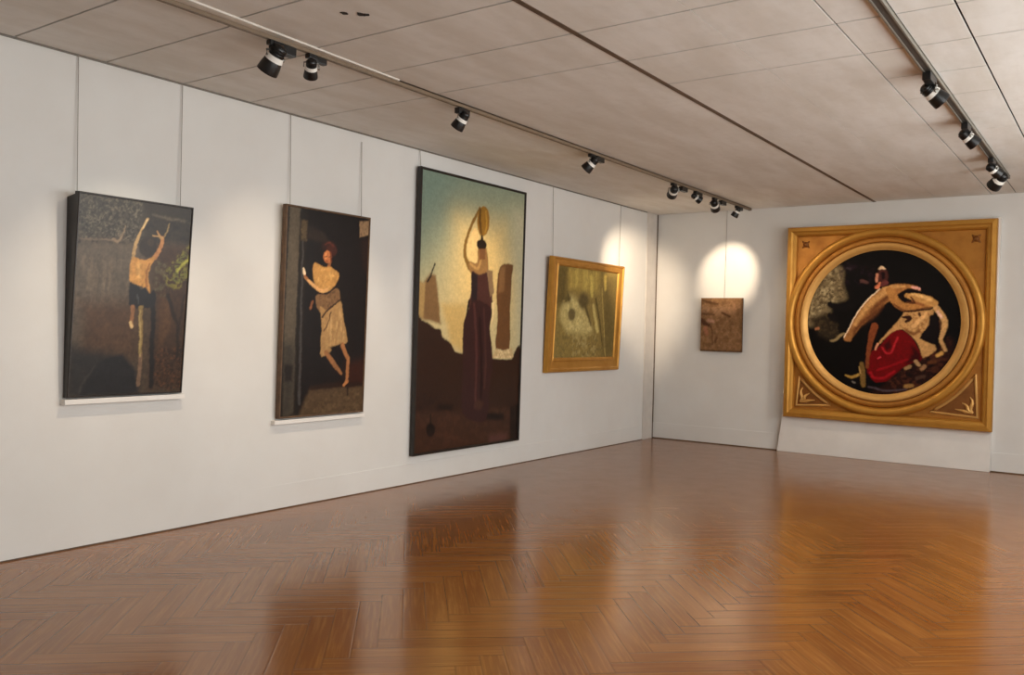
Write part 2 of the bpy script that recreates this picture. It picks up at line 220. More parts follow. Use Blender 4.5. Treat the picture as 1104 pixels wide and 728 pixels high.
  ('S',0.0097,(70,42,28),[(1.694,1.444,0.0122),(1.706,1.408,0.0122)]),
  ('S',0.0109,(172,128,78),[(1.324,1.743,0.0413),(1.372,1.66,0.0511),(1.432,1.575,0.0535),(1.528,1.527,0.0486),(1.694,1.537,0.0413),(1.868,1.571,0.034)]),
  ('S',0.0109,(184,144,92),[(1.541,1.672,0.0292),(1.662,1.643,0.0559),(1.798,1.612,0.0559),(1.871,1.571,0.0438)]),
  ('S',0.0122,(206,170,118),[(1.596,1.69,0.0122),(1.73,1.659,0.0195),(1.831,1.618,0.017)]),
  ('S',0.0146,(120,80,48),[(1.387,1.563,0.0122),(1.526,1.474,0.0146),(1.692,1.492,0.0134),(1.834,1.528,0.0097)]),
  ('S',0.0146,(146,100,62),[(1.61,1.599,0.0146),(1.745,1.547,0.017)]),
  ('S',0.0146,(206,168,120),[(1.622,1.275,0.0195),(1.708,1.36,0.0243),(1.771,1.444,0.0195)]),
  ('S',0.0195,(130,92,58),[(1.546,1.225,0.017),(1.637,1.179,0.0195),(1.702,1.228,0.017)]),
  ('S',0.0073,(96,58,36),[(1.544,1.587,0.0097),(1.634,1.575,0.0109),(1.586,1.648,0.0085)]),
  ('S',0.0085,(206,158,148),[(1.604,1.786,0.0146),(1.682,1.761,0.017)]),
  ('S',0.0073,(60,34,24),[(1.526,1.467,0.0097),(1.692,1.48,0.0085),(1.835,1.504,0.0097)]),
  ('S',0.0109,(192,156,110),[(1.894,1.516,0.034),(1.946,1.445,0.0365),(1.993,1.351,0.0365),(1.986,1.232,0.034),(1.955,1.128,0.0267),(1.982,1.054,0.0243),(2.011,0.984,0.0219)]),
  ('S',0.0097,(214,180,160),[(1.912,1.469,0.017),(1.958,1.398,0.017)]),
  ('S',0.0073,(110,76,52),[(1.938,1.35,0.0122),(1.953,1.255,0.0122)]),
  ('P',0.0122,(26,14,18),[(1.827,1.421),(1.904,1.398),(1.941,1.279),(1.924,1.16),(1.873,1.064),(1.739,1.109),(1.716,1.138),(1.799,1.277)]),
  ('P',0.0122,(116,9,18),[(1.236,1.008),(1.306,1.118),(1.389,1.199),(1.47,1.236),(1.558,1.189),(1.64,1.095),(1.715,0.961),(1.748,0.869),(1.672,0.819),(1.573,0.78),(1.443,0.667),(1.326,0.559),(1.242,0.537),(1.173,0.538),(1.113,0.618),(1.082,0.687),(1.094,0.801),(1.113,0.915),(1.172,0.975)]),
  ('P',0.0304,(66,3,10),[(1.609,1.034),(1.723,0.941),(1.727,0.845),(1.551,0.791),(1.635,0.938)]),
  ('P',0.0243,(70,4,12),[(1.282,1.026),(1.347,1.101),(1.374,1.004),(1.319,0.954)]),
  ('S',0.0122,(172,48,56),[(1.266,0.989,0.0097),(1.308,0.924,0.0134),(1.376,0.931,0.0122),(1.407,1.029,0.0134),(1.448,1.127,0.0122)]),
  ('S',0.0146,(146,22,34),[(1.202,0.695,0.0122),(1.371,0.761,0.0146),(1.571,0.852,0.0122)]),
  ('S',0.0146,(158,30,42),[(1.122,0.667,0.0122),(1.171,0.595,0.0146),(1.286,0.6,0.0158),(1.419,0.69,0.0122)]),
  ('S',0.0097,(190,70,80),[(1.214,0.848,0.0109),(1.236,0.861,0.0122)]),
  ('S',0.0097,(206,150,120),[(1.175,0.969,0.0122),(1.207,1.037,0.017)]),
  ('S',0.0109,(132,78,48),[(1.158,1.269,0.0486),(1.128,1.133,0.0438),(1.094,0.949,0.0292),(1.079,0.727,0.0195)]),
  ('S',0.0109,(128,103,60),[(1.008,0.774,0.0267),(1.03,0.639,0.034),(1.032,0.492,0.0316)]),
  ('S',0.0097,(168,138,78),[(0.808,0.606,0.0122),(0.892,0.585,0.0207),(0.978,0.625,0.017)]),
  ('S',0.0085,(180,150,100),[(0.98,0.724,0.0085),(0.995,0.65,0.0109)]),
  ('S',0.0097,(120,112,104),[(0.906,0.523,0.0122),(0.93,0.512,0.0122)]),
  ('S',0.0122,(156,130,94),[(1.553,0.737,0.0195),(1.597,0.757,0.0243)]),
  ('S',0.0122,(166,138,104),[(1.672,0.831,0.0219),(1.707,0.784,0.0243)]),
  ('S',0.0122,(156,122,90),[(1.742,0.737,0.0243),(1.773,0.774,0.0243)]),
  ('S',0.0122,(198,158,96),[(1.922,0.916,0.0219),(1.964,0.941,0.0243)]),
  ('S',0.0122,(152,120,76),[(1.561,0.502,0.0243),(1.628,0.517,0.0267)]),
  ('S',0.0146,(110,70,44),[(1.827,0.824,0.0195),(1.903,0.838,0.0219)]),
  ('S',0.0146,(90,66,54),[(1.691,0.616,0.0243),(1.767,0.643,0.0243)]),
  ('S',0.0146,(92,80,86),[(1.106,0.47,0.0122),(1.338,0.432,0.0122),(1.563,0.466,0.0097)]),
 ],
}

# ---------------------------------------------------------------- helpers
def link(o, parent=None):
    COL.objects.link(o)
    if parent is not None: o.parent = parent
    return o
def obj(name, bm, mats, parent=None, smooth=False):
    me = bpy.data.meshes.new(name)
    bmesh.ops.recalc_face_normals(bm, faces=bm.faces[:])
    bm.to_mesh(me); bm.free()
    for m in (mats if isinstance(mats, (list, tuple)) else [mats]): me.materials.append(m)
    if smooth:
        for p in me.polygons: p.use_smooth = True
        try: me.set_sharp_from_angle(angle=math.radians(40))
        except Exception: pass
    return link(bpy.data.objects.new(name, me), parent)
def tag(o, label=None, cat=None, group=None, kind=None):
    if label: o['label'] = label
    if cat: o['category'] = cat
    if group: o['group'] = group
    if kind: o['kind'] = kind
    return o
def empty(name, loc, rot=None):
    o = bpy.data.objects.new(name, None); o.empty_display_size = .1
    COL.objects.link(o)
    o.matrix_world = Matrix.Translation(loc) @ (rot.to_4x4() if rot is not None else Matrix.Identity(4))
    return o
def box(bm, x0, x1, y0, y1, z0, z1, bev=0, mi=0, M=None):
    r = bmesh.ops.create_cube(bm, size=1)
    vs = r['verts']
    for v in vs:
        v.co = Vector(((x0+x1)/2+v.co.x*(x1-x0), (y0+y1)/2+v.co.y*(y1-y0), (z0+z1)/2+v.co.z*(z1-z0)))
    fs = list({f for v in vs for f in v.link_faces})
    for f in fs: f.material_index = mi
    if bev:
        es = list({e for v in vs for e in v.link_edges})
        g = bmesh.ops.bevel(bm, geom=es, offset=bev, segments=2, affect='EDGES', profile=.7)
        vs = list({v for f in g['faces'] for v in f.verts} | {v for v in vs if v.is_valid})
    if M is not None: bmesh.ops.transform(bm, matrix=M, verts=[v for v in vs if v.is_valid])
    return bm
def prism(bm, pts, z0, z1, mi=0, M=None):
    a = [bm.verts.new((x, y, z0)) for x, y in pts]; b = [bm.verts.new((x, y, z1)) for x, y in pts]
    n = len(pts); fs = [bm.faces.new(a[::-1]), bm.faces.new(b)]
    for i in range(n): fs.append(bm.faces.new((a[i], a[(i+1)%n], b[(i+1)%n], b[i])))
    for f in fs: f.material_index = mi
    if M is not None: bmesh.ops.transform(bm, matrix=M, verts=a+b)
def tube(bm, pts, r, seg=8, closed=False):
    pts = [Vector(p) for p in pts]; rings = []
    for i, p in enumerate(pts):
        if closed: t = pts[(i+1)%len(pts)]-pts[i-1]
        else: t = pts[min(i+1, len(pts)-1)]-pts[max(i-1, 0)]
        t.normalize()
        u = t.cross(Vector((0, 0, 1)))
        if u.length < .1: u = t.cross(Vector((0, 1, 0)))
        u.normalize(); w = t.cross(u)
        rr = r[i] if isinstance(r, (list, tuple)) else r
        rings.append([bm.verts.new(p+(u*math.cos(a)+w*math.sin(a))*rr) for a in [2*PI*k/seg for k in range(seg)]])
    for i in range(len(rings)-(0 if closed else 1)):
        A, B = rings[i], rings[(i+1)%len(rings)]
        for k in range(seg): bm.faces.new((A[k], A[(k+1)%seg], B[(k+1)%seg], B[k]))
    if not closed: bm.faces.new(rings[0][::-1]); bm.faces.new(rings[-1])
def lathe(bm, prof, seg=40, M=None, mi=0):
    """prof: (radius, z) list; a radius of 0 closes the end"""
    rings = []; allv = []
    for r, z in prof:
        if r < 1e-6: v = bm.verts.new((0, 0, z)); rings.append([v]); allv.append(v)
        else:
            ring = [bm.verts.new((r*math.cos(2*PI*k/seg), r*math.sin(2*PI*k/seg), z)) for k in range(seg)]
            rings.append(ring); allv += ring
    for A, B in zip(rings, rings[1:]):
        for k in range(seg):
            k2 = (k+1) % seg
            if len(A) == 1 and len(B) == 1: continue
            if len(A) == 1: f = bm.faces.new((A[0], B[k2], B[k]))
            elif len(B) == 1: f = bm.faces.new((A[k], A[k2], B[0]))
            else: f = bm.faces.new((A[k], A[k2], B[k2], B[k]))
            f.material_index = mi
    if M is not None: bmesh.ops.transform(bm, matrix=M, verts=allv)
def rect_sweep(bm, W, Hh, prof, x0=0., y0=0.):
    """a mitred frame: prof is (inset from the outer edge, height) ; closed loop"""
    loops = []
    for ins, z in prof:
        if isinstance(ins, tuple): l, r_, b, t = ins
        else: l = r_ = b = t = ins
        loops.append([bm.verts.new(c) for c in ((x0+l, y0+b, z), (x0+W-r_, y0+b, z), (x0+W-r_, y0+Hh-t, z), (x0+l, y0+Hh-t, z))])
    n = len(loops)
    for i in range(n):
        A, B = loops[i], loops[(i+1) % n]
        for k in range(4): bm.faces.new((A[k], A[(k+1)%4], B[(k+1)%4], B[k]))

# ---------------------------------------------------------------- materials
def lin(c): return tuple(((x/255/12.92) if x/255 <= .04045 else ((x/255+.055)/1.055)**2.4) for x in c)
class NT:
    def __init__(s, name):
        s.m = bpy.data.materials.new(name); s.m.use_nodes = True; s.t = s.m.node_tree
        s.b = s.t.nodes['Principled BSDF']
    def n(s, typ, **kw):
        nd = s.t.nodes.new(typ)
        for k, v in kw.items(): setattr(nd, k, v)
        return nd
    def l(s, a, b): s.t.links.new(a, b)
    def put(s, sock, v):
        if hasattr(v, 'is_output'): s.l(v, sock)
        else: sock.default_value = v
    def math(s, op, a, b=0., c=0.):
        nd = s.n('ShaderNodeMath', operation=op)
        s.put(nd.inputs[0], a); s.put(nd.inputs[1], b); s.put(nd.inputs[2], c)
        return nd.outputs[0]
    def mix(s, f, a, b, mode='MIX'):
        nd = s.n('ShaderNodeMix', data_type='RGBA', blend_type=mode)
        s.put(nd.inputs[0], f); s.put(nd.inputs[6], a if hasattr(a, 'is_output') else (*a, 1)); s.put(nd.inputs[7], b if hasattr(b, 'is_output') else (*b, 1))
        return nd.outputs[2]
    def noise(s, vec, scale, detail=3, rough=.55):
        nd = s.n('ShaderNodeTexNoise'); nd.inputs['Scale'].default_value = scale
        nd.inputs['Detail'].default_value = detail; nd.inputs['Roughness'].default_value = rough
        if vec is not None: s.l(vec, nd.inputs['Vector'])
        return nd.outputs['Fac']
    def ramp(s, f, p0, p1):
        nd = s.n('ShaderNodeMapRange', interpolation_type='SMOOTHSTEP'); s.put(nd.inputs[0], f)
        nd.inputs[1].default_value = p0; nd.inputs[2].default_value = p1
        return nd.outputs[0]
    def bump(s, h, strength=.1, dist=.01):
        nd = s.n('ShaderNodeBump'); nd.inputs['Strength'].default_value = strength; nd.inputs['Distance'].default_value = dist
        s.l(h, nd.inputs['Height']); s.l(nd.outputs[0], s.b.inputs['Normal'])
    def pos(s): return s.n('ShaderNodeNewGeometry').outputs['Position']
    def objc(s): return s.n('ShaderNodeTexCoord').outputs['Object']
def plain(name, col, rough=.5, metal=0., var=.08, scale=8., bump=0., spec=.5):
    k = NT(name); v = k.objc(); f = k.noise(v, scale, 4)
    c = lin(col)
    k.l(k.mix(k.ramp(f, .3, .7), tuple(x*(1-var) for x in c), tuple(min(1, x*(1+var)) for x in c)), k.b.inputs['Base Color'])
    k.b.inputs['Roughness'].default_value = rough; k.b.inputs['Metallic'].default_value = metal
    k.b.inputs['Specular IOR Level'].default_value = spec
    if bump: k.bump(k.noise(v, scale*6, 3), bump, .004)
    return k.m
def wall_mat():
    k = NT('wall_paint'); p = k.pos()
    a = k.ramp(k.noise(p, .55, 4), .3, .7); b = k.ramp(k.noise(p, 2.6, 5, .6), .35, .75)
    c = k.mix(a, (.70, .685, .65), (.75, .74, .71))
    c = k.mix(k.math('MULTIPLY', b, .25), c, (.66, .62, .58))
    k.l(c, k.b.inputs['Base Color']); k.b.inputs['Roughness'].default_value = .62
    k.b.inputs['Specular IOR Level'].default_value = .25
    k.bump(k.noise(p, 60, 3), .12, .003)
    return k.m
def ceil_mat():
    k = NT('ceiling_board'); p = k.pos()
    mp = k.n('ShaderNodeMapping'); mp.inputs['Scale'].default_value = (3.5, .8, 1); k.l(p, mp.inputs['Vector'])
    a = k.ramp(k.noise(mp.outputs[0], 1.2, 5, .6), .3, .72); b = k.ramp(k.noise(p, 9, 4), .45, .8)
    c = k.mix(a, (.68, .645, .585), (.78, .76, .72))
    c = k.mix(k.math('MULTIPLY', b, .2), c, (.54, .50, .45))
    k.l(c, k.b.inputs['Base Color']); k.b.inputs['Roughness'].default_value = .8
    k.bump(k.noise(p, 40, 3), .15, .003)
    return k.m
def floor_mat():
    k = NT('herringbone_parquet'); g = k.pos()
    sx = k.n('ShaderNodeSeparateXYZ')
    mp = k.n('ShaderNodeMapping'); w = .125; n = 6.
    mp.inputs['Rotation'].default_value = (0, 0, math.radians(-42)); k.l(g, mp.inputs['Vector'])
    k.l(mp.outputs[0], sx.inputs[0])
    u = k.math('MULTIPLY_ADD', sx.outputs[0], 1/w, 400.); v = k.math('MULTIPLY_ADD', sx.outputs[1], 1/w, 100.)
    i = k.math('FLOOR', u); j = k.math('FLOOR', v)
    dij = k.math('SUBTRACT', i, j); m = k.math('FLOORED_MODULO', dij, 2*n); kk = k.math('FLOOR', k.math('DIVIDE', dij, 2*n))
    hor = k.math('LESS_THAN', m, n-.5)
    fu = k.math('FRACT', u); fv = k.math('FRACT', v)
    alh = k.math('ADD', m, fu)                                  # 0..n along a lying board
    alv = k.math('ADD', k.math('SUBTRACT', 2*n-1, m), fv)       # 0..n along a standing board
    def sel(a, b): return k.math('ADD', k.math('MULTIPLY', hor, a), k.math('MULTIPLY', k.math('SUBTRACT', 1., hor), b))
    al = sel(alh, alv); ac = sel(fv, fu); idn = sel(j, k.math('ADD', i, 517.))
    wn = k.n('ShaderNodeTexWhiteNoise', noise_dimensions='2D'); cb = k.n('ShaderNodeCombineXYZ')
    k.l(idn, cb.inputs[0]); k.l(kk, cb.inputs[1]); k.l(cb.outputs[0], wn.inputs['Vector'])
    rnd = wn.outputs['Value']
    # grain drawn out along each board
    gc = k.n('ShaderNodeCombineXYZ')
    k.l(k.math('MULTIPLY', al, .10), gc.inputs[0]); k.l(k.math('MULTIPLY', ac, 2.2), gc.inputs[1]); k.l(k.math('MULTIPLY', rnd, 60.), gc.inputs[2])
    gr = k.noise(gc.outputs[0], 3.2, 6, .65)
    c = k.mix(rnd, FL1, FL2)
    c = k.mix(k.math('MULTIPLY', k.ramp(gr, .42, .75), .55), c, FL3)
    big = k.ramp(k.noise(g, .7, 3), .35, .7)
    c = k.mix(k.math('MULTIPLY', big, .3), c, FL4)
    # board joints
    e1 = k.math('MINIMUM', ac, k.math('SUBTRACT', 1., ac)); e2 = k.math('MINIMUM', al, k.math('SUBTRACT', n, al))
    e = k.math('MINIMUM', e1, e2); joint = k.math('SUBTRACT', 1., k.ramp(e, .015, .05))
    c = k.mix(k.math('MULTIPLY', joint, .32), c, (.05, .02, .006))
    k.l(c, k.b.inputs['Base Color'])
    k.l(k.math('MULTIPLY_ADD', k.noise(g, 5, 4), .12, .13), k.b.inputs['Roughness'])
    k.b.inputs['IOR'].default_value = 1.62
    k.b.inputs['Specular Tint'].default_value = (1, .90, .76, 1)
    hh = k.math('ADD', k.math('MULTIPLY', joint, -.6), k.math('MULTIPLY', rnd, .35))
    hh = k.math('ADD', hh, k.math('MULTIPLY', k.noise(g, 3.5, 2), 1.2))
    k.bump(hh, .10, .006)
    return k.m
FL1, FL2, FL3, FL4 = (.225, .074, .015), (.30, .110, .024), (.46, .21, .048), (.20, .055, .010)
def paint_mat(name, rough=.33, coat=.0, spec=.32):
    k = NT(name); a = k.n('ShaderNodeAttribute', attribute_name='pigment'); o = k.objc()
    f = k.ramp(k.noise(o, 38, 5, .65), .3, .75)
    c = k.mix(k.math('MULTIPLY', f, .16), a.outputs['Color'], (0, 0, 0), 'MIX')
    k.l(c, k.b.inputs['Base Color'])
    k.b.inputs['Roughness'].default_value = rough; k.b.inputs['Specular IOR Level'].default_value = spec
    k.b.inputs['Coat Weight'].default_value = coat; k.b.inputs['Coat Roughness'].default_value = .22
    k.bump(k.noise(o, 90, 4), .25, .002)
    return k.m
def gold_mat(name, col, rough=.38, metal=.75, dark=.35):
    k = NT(name); o = k.objc(); c = lin(col)
    f = k.ramp(k.noise(o, 6, 5, .6), .35, .75); f2 = k.ramp(k.noise(o, 1.6, 3), .3, .7)
    cc = k.mix(k.math('MULTIPLY', f, dark), c, tuple(x*y for x, y in zip(c, (.62, .5, .4))))
    cc = k.mix(k.math('MULTIPLY', f2, .3), cc, tuple(min(1, x*y) for x, y in zip(c, (1.1, 1.15, 1.2))))
    k.l(cc, k.b.inputs['Base Color']); k.b.inputs['Metallic'].default_value = metal
    k.l(k.math('MULTIPLY_ADD', f, .15, rough), k.b.inputs['Roughness'])
    k.bump(k.noise(o, 30, 4), .2, .004)
    return k.m
def lamp_mat():
    k = NT('lit_lamp'); k.b.inputs['Base Color'].default_value = (1, .95, .85, 1)
    k.b.inputs['Emission Color'].default_value = (1, .93, .82, 1); k.b.inputs['Emission Strength'].default_value = 6
    return k.m
WALL, CEIL, FLOOR = wall_mat(), ceil_mat(), floor_mat()
BOARD = plain('board_paint', (232, 228, 222), .55, var=.03, scale=3)
DARK = plain('ceiling_void', (40, 33, 27), .9)
BROWN = plain('brown_joint_and_shade', (92, 72, 54), .7, var=.2)  # ceiling joint, and painted shade lines in the corner and along wall bases
BLACK = plain('black_lacquer', (16, 15, 15), .38, var=.2)
STEEL = plain('brushed_steel', (150, 148, 142), .35, .8)
TRACKL = plain('pale_track_paint', (214, 208, 198), .4, .1)
TRACKD = plain('grey_track_paint', (120, 114, 104), .5, .2)
TRACKB = plain('brown_track_paint', (122, 104, 84), .5, .1)
COLLAR = plain('white_ceramic', (238, 234, 226), .4)
WIRE = plain('hanging_wire_steel', (150, 143, 134), .6, .1)
FRDARK = plain('dark_stained_wood', (34, 27, 22), .4, var=.25, scale=12)
FRBROWN = plain('worn_brown_wood', (88, 64, 42), .6, var=.25, scale=14)
GOLD = gold_mat('gilt_wood', (196, 142, 60), .4, .6); GOLDD = gold_mat('aged_gilt', (180, 122, 50), .48, .55, .5)
GOLDL = gold_mat('pale_gilt', (208, 160, 90), .45, .5, .3)
GOLDB = gold_mat('brown_gilt', (134, 84, 34), .5, .45, .6)
PAINT = paint_mat('oil_paint'); PAINTM = paint_mat('matt_oil_paint', .6, .0, .12)
LAMP = lamp_mat()

# ---------------------------------------------------------------- painted pictures
def vnoise(x, y, seed):
    rs = np.random.RandomState(seed); G = rs.rand(64, 64)
    xi = np.floor(x).astype(int); yi = np.floor(y).astype(int); fx = x-xi; fy = y-yi
    fx = fx*fx*(3-2*fx); fy = fy*fy*(3-2*fy)
    g = lambda a, b: G[a % 64, b % 64]
    return (g(xi, yi)*(1-fx)+g(xi+1, yi)*fx)*(1-fy)+(g(xi, yi+1)*(1-fx)+g(xi+1, yi+1)*fx)*fy
def fbm(x, y, seed): return (vnoise(x, y, seed)+.5*vnoise(x*2.1, y*2.1, seed+1)+.25*vnoise(x*4.3, y*4.3, seed+2))/1.75
def sdist_poly(X, Y, pts):
    d = np.full(X.shape, 1e9); inside = np.zeros(X.shape, bool); n = len(pts)
    for i in range(n):
        x0, y0 = pts[i][:2]; x1, y1 = pts[(i+1) % n][:2]
        ex, ey = x1-x0, y1-y0; wx, wy = X-x0, Y-y0
        t = np.clip((wx*ex+wy*ey)/(ex*ex+ey*ey+1e-12), 0, 1)
        d = np.minimum(d, np.hypot(wx-ex*t, wy-ey*t))
        c = ((y0 > Y) != (y1 > Y)) & (X < (x1-x0)*(Y-y0)/((y1-y0) if y1 != y0 else 1e-9)+x0)
        inside ^= c
    return np.where(inside, -d, d)
def sdist_stroke(X, Y, pts):
    d = np.full(X.shape, 1e9)
    for a, b in zip(pts, pts[1:]):
        ex, ey = b[0]-a[0], b[1]-a[1]; wx, wy = X-a[0], Y-a[1]
        t = np.clip((wx*ex+wy*ey)/(ex*ex+ey*ey+1e-12), 0, 1)
        d = np.minimum(d, np.hypot(wx-ex*t, wy-ey*t)-(a[2]+(b[2]-a[2])*t))
    return d
def smooth(pts, closed, k=4):
    n = len(pts); out = []
    P_ = [np.array(p) for p in pts]
    for i in range(n if closed else n-1):
        g = lambda q: P_[q % n] if closed else P_[min(max(q, 0), n-1)]
        a, b, c, d = g(i-1), g(i), g(i+1), g(i+2)
        for q in range(k):
            t = q/k; out.append(tuple(.5*((2*b)+(c-a)*t+(2*a-5*b+4*c-d)*t*t+(-a+3*b-3*c+d)*t**3)))
    if not closed: out.append(pts[-1])
    return out
def paint(ops, X, Y, gain, gam=1., tex=.3):
    C = np.zeros(X.shape+(3,)); sd = 11
    wob = .009
    X, Y = X+wob*2*(fbm(X*12, Y*12, 91)-.5)+.012*(fbm(X*60, Y*60, 71)-.5), Y+wob*2*(fbm(X*12+9, Y*12+5, 95)-.5)+.012*(fbm(X*60, Y*60, 75)-.5)
    for o in ops:
        sd += 7
        col = np.array(lin(o[2 if o[0] != 'F' else 1]))
        if o[0] == 'F': C[:] = col; continue
        f = max(o[1], .004)
        pp = o[3]
        if o[0] == 'S': pp = smooth(pp, False) if len(pp) > 2 else pp
        elif len(pp) > 6: pp = smooth(pp, True, 3)
        d = sdist_stroke(X, Y, pp) if o[0] == 'S' else sdist_poly(X, Y, pp)
        a = np.clip(.5-d/(2*f), 0, 1); a = a*a*(3-2*a)
        if o[0] == 'B':
            s = 1/o[4]; a = a*.75*np.clip((fbm(X*s*1.3, Y*s*1.3, sd)-.47)*4.5, 0, 1)
        if o[0] == 'V':
            s = 1/o[4]; a = a*.8*np.clip((fbm(X*s*1.6, Y*s*.25, sd)-.45)*4, 0, 1)
        C = C*(1-a[..., None])+col*a[..., None]
    C *= ((1-.5*tex+tex*fbm(X*24, Y*24, 5))*(1-.7*tex+1.4*tex*fbm(X*62, Y*50, 15)))[..., None]
    return np.clip(C**gam*gain, 0, .95)
def canvas(name, key, W, Hh, th, parent, mat, gain, gam, tex, nx, ny, off=(0, 0), disc=None, z=0.):
    """slab lying in the XY plane, front at z+th, its front grid carrying the pigment; disc=(cx,cy,R) trims it round"""
    if disc is None:
        xs = np.linspace(0, W, nx+1); ys = np.linspace(0, Hh, ny+1)
        X, Y = np.meshgrid(xs, ys); U, V = X, Y
    else:
        cx, cy, R = disc; rr = np.linspace(0.001, R, ny+1); aa = np.linspace(0, 2*PI, nx+1)
        A_, R_ = np.meshgrid(aa, rr); X = cx+R_*np.cos(A_); Y = cy+R_*np.sin(A_)
    C = paint(ART[key], X-off[0], Y-off[1], gain, gam, tex)
    m, n = X.shape
    vs = [(float(x), float(y), z+th) for x, y in zip(X.ravel(), Y.ravel())]
    cs = [tuple(c)+(1.,) for c in C.reshape(-1, 3)]
    fs = [(r*n+c, r*n+c+1, (r+1)*n+c+1, (r+1)*n+c) for r in range(m-1) for c in range(n-1)]
    if disc is None: ring = [c for c in range(n)]+[r*n+n-1 for r in range(1, m)]+[(m-1)*n+c for c in range(n-2, -1, -1)]+[r*n for r in range(m-2, 0, -1)]
    else: ring = [(m-1)*n+c for c in range(n-1)]
    b0 = len(vs)
    for q in ring: vs.append((vs[q][0], vs[q][1], z)); cs.append((.05, .035, .025, 1))
    L = len(ring)
    for q in range(L): fs.append((ring[q], b0+q, b0+(q+1) % L, ring[(q+1) % L]))
    fs.append(tuple(b0+q for q in range(L-1, -1, -1)))
    me = bpy.data.meshes.new(name); me.from_pydata(vs, [], fs); me.update()
    if me.polygons[0].normal.z < 0: me.flip_normals()
    at = me.color_attributes.new('pigment', 'FLOAT_COLOR', 'POINT')
    at.data.foreach_set('color', np.array(cs, dtype=np.float32).ravel())
    me.materials.append(mat)
    return link(bpy.data.objects.new(name, me), parent)
RL = Matrix(((0, 0, 1), (1, 0, 0), (0, 1, 0)))       # picture axes on the left wall: x along +Y, y up, z out (+X)
RB = Matrix(((1, 0, 0), (0, 0, -1), (0, 1, 0)))      # picture axes on the back wall: x along +X, y up, z out (-Y)
def tilt(a): return Matrix.Rotation(math.radians(a), 3, 'X')
def wires(parent, Mw, pts):
    """hanging wires: straight tubes from a picture's top edge to the ceiling, in world points"""
    inv = Mw.inverted()
    for a, b in pts:
        bm = bmesh.new(); tube(bm, [inv @ Vector(a), inv @ Vector(b)], .003, 6)
        obj('hanging_wire', bm, WIRE, parent)
def picture_left(name, s0, z0, W, Hh, nb, ang, label):
    t = empty(name, (XL+nb, s0, z0), RL @ tilt(ang)); tag(t, label, 'painting')
    return t, t.matrix_world.copy()

# 1. boy reaching into a tree
t, M = picture_left('painting', 3.106, 1.06, .887, 1.415, .012, 4.2, 'tall dark painting of a bare-backed youth reaching up into a tree, nearest on left wall')
# the frame and canvas sit in front of the empty's plane
bm = bmesh.new(); rect_sweep(bm, .887, 1.415, [(0, 0), (0, .046), (.004, .05), (.010, .05), (.013, .045), (.013, 0)]); obj('frame', bm, FRDARK, t)
bm = bmesh.new(); inv = M.inverted()
lo_ = [inv @ Vector(p) for p in ((XL+.001, 3.112, 1.065), (XL+.001, 3.112, 2.44), (XL+.001, 3.985, 1.065), (XL+.001, 3.985, 2.44))]
hi_ = [Vector((.006, .004, .004)), Vector((.006, 1.40, .004)), Vector((.881, .004, .004)), Vector((.881, 1.40, .004))]
v = [bm.verts.new(p) for p in lo_+hi_]
for q in ((0, 1, 5, 4), (2, 6, 7, 3), (0, 4, 6, 2), (1, 3, 7, 5), (0, 2, 3, 1), (4, 5, 7, 6)): bm.faces.new([v[k] for k in q])
obj('backing', bm, FRDARK, t)
c = canvas('canvas', 'fruit', .865, 1.393, .03, t, PAINT, 1.05, 1.08, .42, 150, 240, z=.012); c.location = (.011, .011, 0)
wires(t, M, [((XL+.03, 3.165, 2.475), (XL+.012, 3.165, H)), ((XL+.03, 3.965, 2.475), (XL+.012, 3.975, H))])
# 2. woman at the door
t, M = picture_left('painting', 4.935, .79, 1.008, 1.84, .012, 1.25, 'tall narrow dark painting of a woman in tan dress leaning at a door')
bm = bmesh.new(); rect_sweep(bm, 1.008, 1.84, [(0, 0), (0, .044), (.004, .048), (.014, .048), (.018, .042), (.018, 0)]); obj('frame', bm, FRBROWN, t)
c = canvas('canvas', 'doorway', .98, 1.812, .03, t, PAINT, 1.15, 1.12, .3, 130, 240, z=.01); c.location = (.014, .014, 0)
wires(t, M, [((XL+.03, 5.03, 2.628), (XL+.012, 5.03, H)), ((XL+.03, 5.885, 2.628), (XL+.012, 5.885, 3.34))])
# 3. the large one with the jar carrier
t, M = picture_left('painting', 6.66, .29, 1.885, 2.95, .01, .4, 'largest painting, thin black frame, robed figure with a jar on her head under pale sky')
bm = bmesh.new(); rect_sweep(bm, 1.885, 2.95, [(0, 0), (0, .05), (.004, .055), (.020, .055), (.026, .045), (.026, 0)]); obj('frame', bm, FRDARK, t)
c = canvas('canvas', 'jar', 1.843, 2.908, .03, t, PAINT, 1.2, 1.08, .12, 170, 300, z=.01); c.location = (.021, .021, 0)
wires(t, M, [((XL+.03, 6.71, 3.23), (XL+.012, 6.71, H))])
# 4. gilt framed
t, M = picture_left('painting', 9.10, 1.08, 1.863, 1.46, .01, 2.3, 'landscape-format painting of pale murky figures in a plain gold frame by corner')
bm = bmesh.new()
ins = lambda a: (.165*a, .150*a, .185*a, .110*a)
rect_sweep(bm, 1.863, 1.46, [(0, 0), (0, .05), (.008, .066), (ins(.22), .07), (ins(.3), .058), (ins(.75), .05), (ins(.82), .058), (ins(.92), .052), (ins(1), .036), (ins(1), 0)])
obj('frame', bm, GOLD, t)
c = canvas('canvas', 'golden', 1.56, 1.18, .024, t, PAINTM, 1.4, 1.0, .3, 130, 100, z=.01); c.location = (.158, .178, 0)
wires(t, M, [((XL+.03, 9.235, 2.53), (XL+.012, 9.235, H)), ((XL+.03, 10.98, 2.53), (XL+.012, 11.02, H))])
